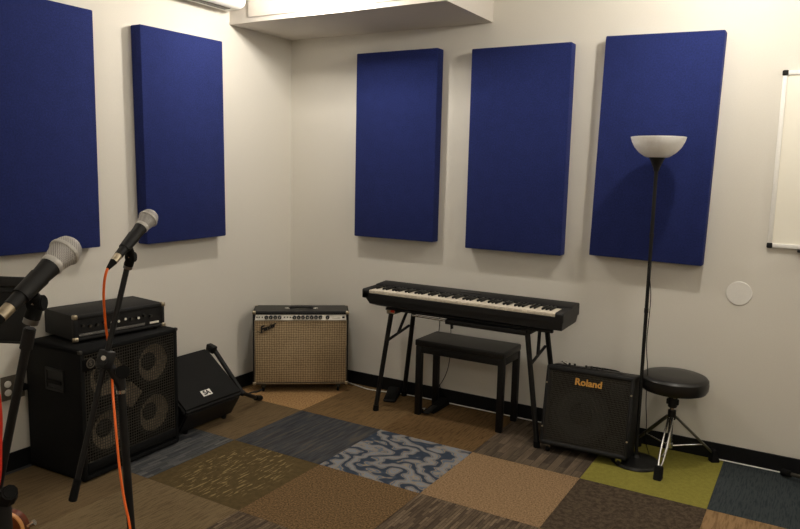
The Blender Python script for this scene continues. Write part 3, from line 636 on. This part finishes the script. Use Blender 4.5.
def mic(ball, tail, label):
    """handheld vocal microphone, origin at its tail"""
    ball, tail = Vector(ball), Vector(tail); L_ = (ball-tail).length
    o = bpy.data.objects.new('microphone', None); COL.objects.link(o); o.matrix_world = aim(tail, ball); o.empty_display_size = .03; tag(o, label, 'microphone')
    z = L_
    MB().lathe([(0, 0.0), (.0115, 0), (.0118, .01), (.0125, .03), (.0165, z-.055), (.0185, z-.036), (0, z-.036)], 24).build('handle', 'plastic', o)
    MB().lathe([(.0185, z-.040), (.0195, z-.038), (.0195, z-.031), (.0185, z-.029), (0, z-.029)], 28).build('collar', 'mic_metal', o)
    g = MB().lathe([(.0185, z-.031), (.0225, z-.014), (.0250, z-.003), (.0258, z+.001), (.0250, z+.006), (.0238, z+.013), (.0205, z+.020), (.014, z+.0255), (.006, z+.028), (0, z+.0285)], 36).build('mesh_head', MESH, o)
    MB().lathe([(.0252, z-.004), (.0272, z-.003), (.0276, z+.000), (.0272, z+.003), (.0252, z+.004)], 36).build('band', 'mic_metal', g)
    return o
def connector(ball, tail, label):
    ball, tail = Vector(ball), Vector(tail); d = (tail-ball).normalized()
    return d
def meshmat():
    t = NT('silver_mesh'); v = t.coords((1, 1, 1))
    a = t.n('ShaderNodeTexWave', wave_type='BANDS', bands_direction='Z'); a.inputs['Scale'].default_value = 150; t.l(v, a.inputs[0])
    b = t.n('ShaderNodeTexWave', wave_type='BANDS', bands_direction='DIAGONAL'); b.inputs['Scale'].default_value = 110; t.l(v, b.inputs[0])
    f = t.mix(.5, a.outputs[0], b.outputs[0]); t.col(t.ramp(f, [(.15, srgb(120, 117, 114)), (.6, srgb(186, 182, 178))]))
    t.b.inputs['Metallic'].default_value = .15; t.b.inputs['Roughness'].default_value = .5; t.bump(f, .6, .001); return t.m
MESH = meshmat()
def clip(t, ball, tail, joint, ring):
    """mic holder gripping the handle, hinge and threaded ring; parts of the stand"""
    ball, tail = Vector(ball), Vector(tail); ax = (ball-tail).normalized(); c0 = tail+(ball-tail)*.18; c1 = tail+(ball-tail)*.52
    m = MB(); m.lathe([(.0130, 0), (.0150, 0), (.0172, (c1-c0).length), (.0150, (c1-c0).length), (.0130, 0)], 24, aim(c0, c1)); m.build('mic_clip', 'plastic', t)
    j = Vector(joint); r_ = Vector(ring)
    m = MB(); m.cyl(c0*.6+c1*.4-(c0*.6+c1*.4-j).normalized()*.016, j, .010, .013); m.cyl(j-RT*.013, j+RT*.013, .014, seg=18, bev=.002); m.cyl(j, r_, .012, .013); m.build('clip_hinge', 'rubber', t)
    MB().cyl(r_, r_+(r_-j).normalized()*.010, .0125, seg=18).build('thread_ring', 'dark_chrome', t)  # ring colour dimmed to paint in a dark reflection
    MB().sphere(j-FWD*.013, .0035).build('hinge_screw', 'chrome', t)
V = lambda v: Vector(v)
# -- far stand (mic 1)
b1, t1 = px(148, 219, 2.00), px(118.5, 255.5, 1.895)
st = thing('microphone_stand', (0, 0, 0), 'black boom microphone stand in front of the bass cabinet with orange cable', 'microphone stand', group=None)
cl_top = px(120, 374, 1.985); Lz = cl_top.z; base1 = Vector((cl_top.x, cl_top.y, 0))+RT*(.040*Lz); base1.z = 0
st.location = base1; off = -base1
def shift(t): # children were built in world space; move them to the thing's frame
    for c_ in [x for x in bpy.data.objects if x.parent == t]:
        c_.data.transform(Matrix.Translation(-t.location))
        for g_ in [x for x in bpy.data.objects if x.parent == c_]:
            g_.data.transform(Matrix.Translation(-t.location))
tripod(st, base1, cl_top, .0112, .32, .5, 'pole')
ring_end = px(127, 268, 1.975); bend = px(72.5, 501, 1.95)
clip(st, b1, t1, px(131, 257, 1.965), px(128.5, 265, 1.973))
MB().cyl(ring_end, bend, .0078, seg=14).build('boom_arm', 'matte', st)
d_ = (ring_end-bend).normalized(); MB().cyl(bend, bend+d_*.062, .0115, .0105, 16, bev=.002).build('boom_grip', 'rubber', st)
cc = bend+(ring_end-bend).normalized()*((px(114, 362, 1.96)-bend).length)
m = MB(); m.box((-.020, -.016, -.026), (.020, .016, .026), .006, mat=aim(cc, ring_end)); m.cyl(cc-FWD*.03, cc+FWD*.02, .0135, seg=18, bev=.003); m.cyl(cc, cl_top-V((0, 0, .03)), .013); m.build('boom_clutch', 'plastic', st)
kn = cc-FWD*.03+RT*.006-UP*.012
MB().cyl(px(103.5, 358, 1.93), px(103.5, 358, 1.95), .0065, seg=16).build('clutch_screw', 'chrome', st)
MB().cyl(px(123, 372, 1.94), px(121, 372, 1.99), .019, .017, 16, bev=.004).build('tightening_knob', 'rubber', st)
rg = cl_top+(base1-cl_top).normalized()*.045; MB().cyl(rg, rg+(base1-cl_top).normalized()*.010, .0135, seg=18).build('height_ring', 'chrome', st)
MB().cyl(cl_top, rg, .0135, .0125, 16).build('pole_collar', 'plastic', st)
shift(st)
mic(b1, t1, 'silver headed vocal microphone on the stand with the orange cable')
def plug_cable(ball, tail, pts, mat, label, boot='worn_metal', r=.0035):
    ball, tail = Vector(ball), Vector(tail); d = (tail-ball).normalized(); t = thing('microphone_cable', tail, label, 'cable')
    MB().cyl(d*.0, d*.024, .0105, .0100, 18).build('plug', boot, t)
    MB().cyl(d*.024, d*.052, .0098, .0048, 18).build('plug_boot', 'rubber', t)
    MB().tube([d*.050, d*.058]+[Vector(p)-tail for p in pts], r, 8, 0, 2).build('cord', mat, t)
    return t
fl1 = base1+RT*.08; 
e1 = px(131, 529, 1.90)
down = [Vector((e1.x, e1.y, e1.z-k*.12)) for k in range(1, 4)]
plug_cable(b1, t1, [px(104, 282, 1.86), px(103.5, 300, 1.90), px(106, 330, 1.98), px(109, 346, 2.03), px(111, 360, 2.03), px(112, 374, 1.99), px(112.5, 390, 1.945), px(116, 430, 1.925), px(119, 465, 1.92), px(124, 500, 1.91), e1]+down+
  [(base1.x+.10, base1.y-.16, .02), (base1.x+.2, base1.y-.3, .006), (base1.x+.5, base1.y-.5, .006), (base1.x+.9, base1.y-.4, .006)], 'orange', 'orange microphone cable hanging down along the stand in front of bass cabinet')
# -- near stand (mic 2)
b2, t2 = px(64.5, 252, 1.24), px(10, 307, 1.14)
st = thing('microphone_stand', (0, 0, 0), 'black microphone stand nearest the camera at left picture edge', 'microphone stand')
c2 = px(-4, 498, 1.27); base2 = Vector((c2.x, c2.y, 0)); st.location = base2
tripod(st, base2, c2, .0112, .30, .9, 'pole')
r2 = px(30, 328, 1.205); clip(st, b2, t2, px(37, 303, 1.20), px(32, 318, 1.203))
MB().cyl(r2, c2, .0074, seg=16).build('boom_arm', 'matte', st)
dd = (r2-c2).normalized(); MB().cyl(r2-dd*.04, r2, .0105, .010, 18, bev=.002).build('boom_collar', 'matte', st)
m = MB(); m.cyl(c2-FWD*.028, c2+FWD*.02, .017, seg=18, bev=.003); m.box((-.015, -.013, -.03), (.015, .013, .02), .005, mat=Matrix.Translation(c2)); m.cyl(c2+V((0, 0, -.10)), c2+V((0, 0, .01)), .024, bev=.003); m.build('boom_clutch', 'plastic', st)
MB().cyl(px(10, 492, 1.225), px(6, 497, 1.26), .013, .019, 10, bev=.003).build('tightening_knob', 'rubber', st)
shift(st)
mic(b2, t2, 'large looking silver headed vocal microphone nearest the camera, over the bass amplifier')
plug_cable(b2, t2, [px(-10, 330, 1.11), px(-6, 370, 1.15), px(1, 410, 1.19), px(0, 450, 1.2), px(0, 480, 1.205), px(-12, 520, 1.21), px(-14, 560, 1.21), (base2.x-.05, base2.y-.08, .5), (base2.x-.05, base2.y-.12, .1), (base2.x+.06, base2.y-.22, .006), (base2.x+.4, base2.y-.25, .006)],
  'redcable', 'red microphone cable hanging at left picture edge from the nearest microphone')
# ------------------------------------------------------------------ music stand
ms_c = px(-52, 307, 2.3)
ms = thing('music_stand', (ms_c.x, ms_c.y, 0), 'black music stand desk with rounded corner at left picture edge behind the near microphone', 'music stand', YAW-.06)
# local: x right, y away, z up
HWd = .280
m = MB(); pts = []; hgt = .106
tl = Matrix.Translation((0, 0, ms_c.z)) @ Matrix.Rotation(-.22, 4, 'X')
m.box((-HWd, -.002, -hgt), (HWd, .002, hgt-.035), .0009, 1, mat=tl); m.build('desk', 'matte', ms)
m = MB(); m.box((-HWd-.001, -.006, hgt-.035), (HWd+.001, .006, hgt), .005, 3, mat=tl); m.build('top_rim', 'plastic', ms)
m = MB(); m.box((-HWd, -.008, hgt-.052), (HWd, -.001, hgt-.047), .001, 1, mat=tl); m.build('ridge', 'plastic', ms)
m = MB(); m.box((-HWd, -.045, -hgt-.002), (HWd, .002, -hgt+.004), .001, 1, mat=tl); m.build('lip', 'matte', ms)
MB().cyl((0, .02, .12), (0, .02, ms_c.z-.0), .011).build('pole', 'matte', ms)
MB().box((-.03, .0, -.03), (.03, .03, .03), .005, mat=tl).build('tilt_joint', 'plastic', ms)
for k in range(3):
    a = .3+k*2*PI/3; MB().cyl((0, .02, .16), (.25*math.cos(a), .02+.25*math.sin(a), .010), .009).build('leg', 'matte', ms)
# ------------------------------------------------------------------ guitar on a stand at lower left
gc = px(-24, 581, 1.93)     # centre of body
gt = thing('electric_guitar', (gc.x, gc.y, gc.z), 'amber electric guitar with pale binding, only its shoulder visible at lower left', 'guitar', YAW, None, -.12)
out = [(0.03, .205), (.07, .20), (.115, .19), (.138, .155), (.132, .11), (.112, .06), (.108, .02), (.125, -.03), (.158, -.08), (.166, -.13), (.145, -.185), (.09, -.215), (0, -.222)]
full = out+[(-x, z) for x, z in out[::-1][1:]]
def smooth_loop(p, n=2):
    for _ in range(n):
        q = []
        for i in range(len(p)):
            a, b = p[i], p[(i+1) % len(p)]; q += [(a[0]*.75+b[0]*.25, a[1]*.75+b[1]*.25), (a[0]*.25+b[0]*.75, a[1]*.25+b[1]*.75)]
        p = q
    return p
ol = smooth_loop(full)
MB().prism([(x*.985, z*.985) for x, z in ol], -.022, .022).build('body', 'amber', gt)
m = MB(); m.prism(ol, -.021, -.008); m.build('binding', 'maple', gt)
MB().box((-.022, -.030, .17), (.022, -.008, .62), .004).build('neck', 'ebony', gt)
MB().box((-.032, -.024, .62), (.032, -.010, .80), .006).build('headstock', 'ebony', gt)
MB().cyl((.140, .0, .155), (.158, .0, .165), .006, .008, 14).build('strap_button', 'chrome', gt)
for z in (.07, -.03): MB().box((-.035, -.028, z-.018), (.035, -.020, z+.018), .003).build('pickup', 'chrome', gt)
MB().box((-.04, -.030, -.10), (.04, -.020, -.085), .003).build('bridge', 'chrome', gt)
gs = thing('guitar_stand', (gc.x, gc.y, 0), 'black guitar stand below the amber guitar at lower left', 'stand', YAW)
zb = gc.z-.222
MB().cyl((0, .075, .05), (0, .05, zb+.16), .010).build('upright', 'matte', gs)
m = MB(); 
for sx in (-1, 1): m.tube([(0, .06, zb+.06), (sx*.05, .05, zb-.03), (sx*.10, .0, zb-.012), (sx*.11, -.05, zb+.005), (sx*.11, -.06, zb+.03)], .007)
m.build('cradle', 'rubber', gs)
for k in range(3):
    a = -PI/2+k*2*PI/3; MB().cyl((0, .07, .12), (.24*math.cos(a), .07+.24*math.sin(a), .010), .009).build('leg', 'matte', gs)
# ------------------------------------------------------------------ stand leg at right edge
rs = thing('tripod_stand', (3.70, -.27, 0), 'black tripod stand whose foot lies by the baseboard at right picture edge', 'stand')
f_ = Vector((3.385-3.70, -.052+.27, .022))
MB().cyl((0, 0, .06), (0, 0, 1.0), .0125).build('pole', 'matte', rs)
MB().cyl((0, 0, .05), (0, 0, .16), .022, bev=.003).build('leg_hub', 'plastic', rs)
for k in range(3):
    v_ = Matrix.Rotation(k*2*PI/3, 3, 'Z') @ f_; v_.z = .022
    lg = MB().cyl((0, 0, .075), v_, .010).build('leg', 'dark_metal', rs)
    MB().cyl(v_+(Vector((0, 0, .075))-v_).normalized()*.045, v_-(Vector((0, 0, .075))-v_).normalized()*.012, .017, .019, 14, bev=.004).build('rubber_foot', 'rubber', lg)
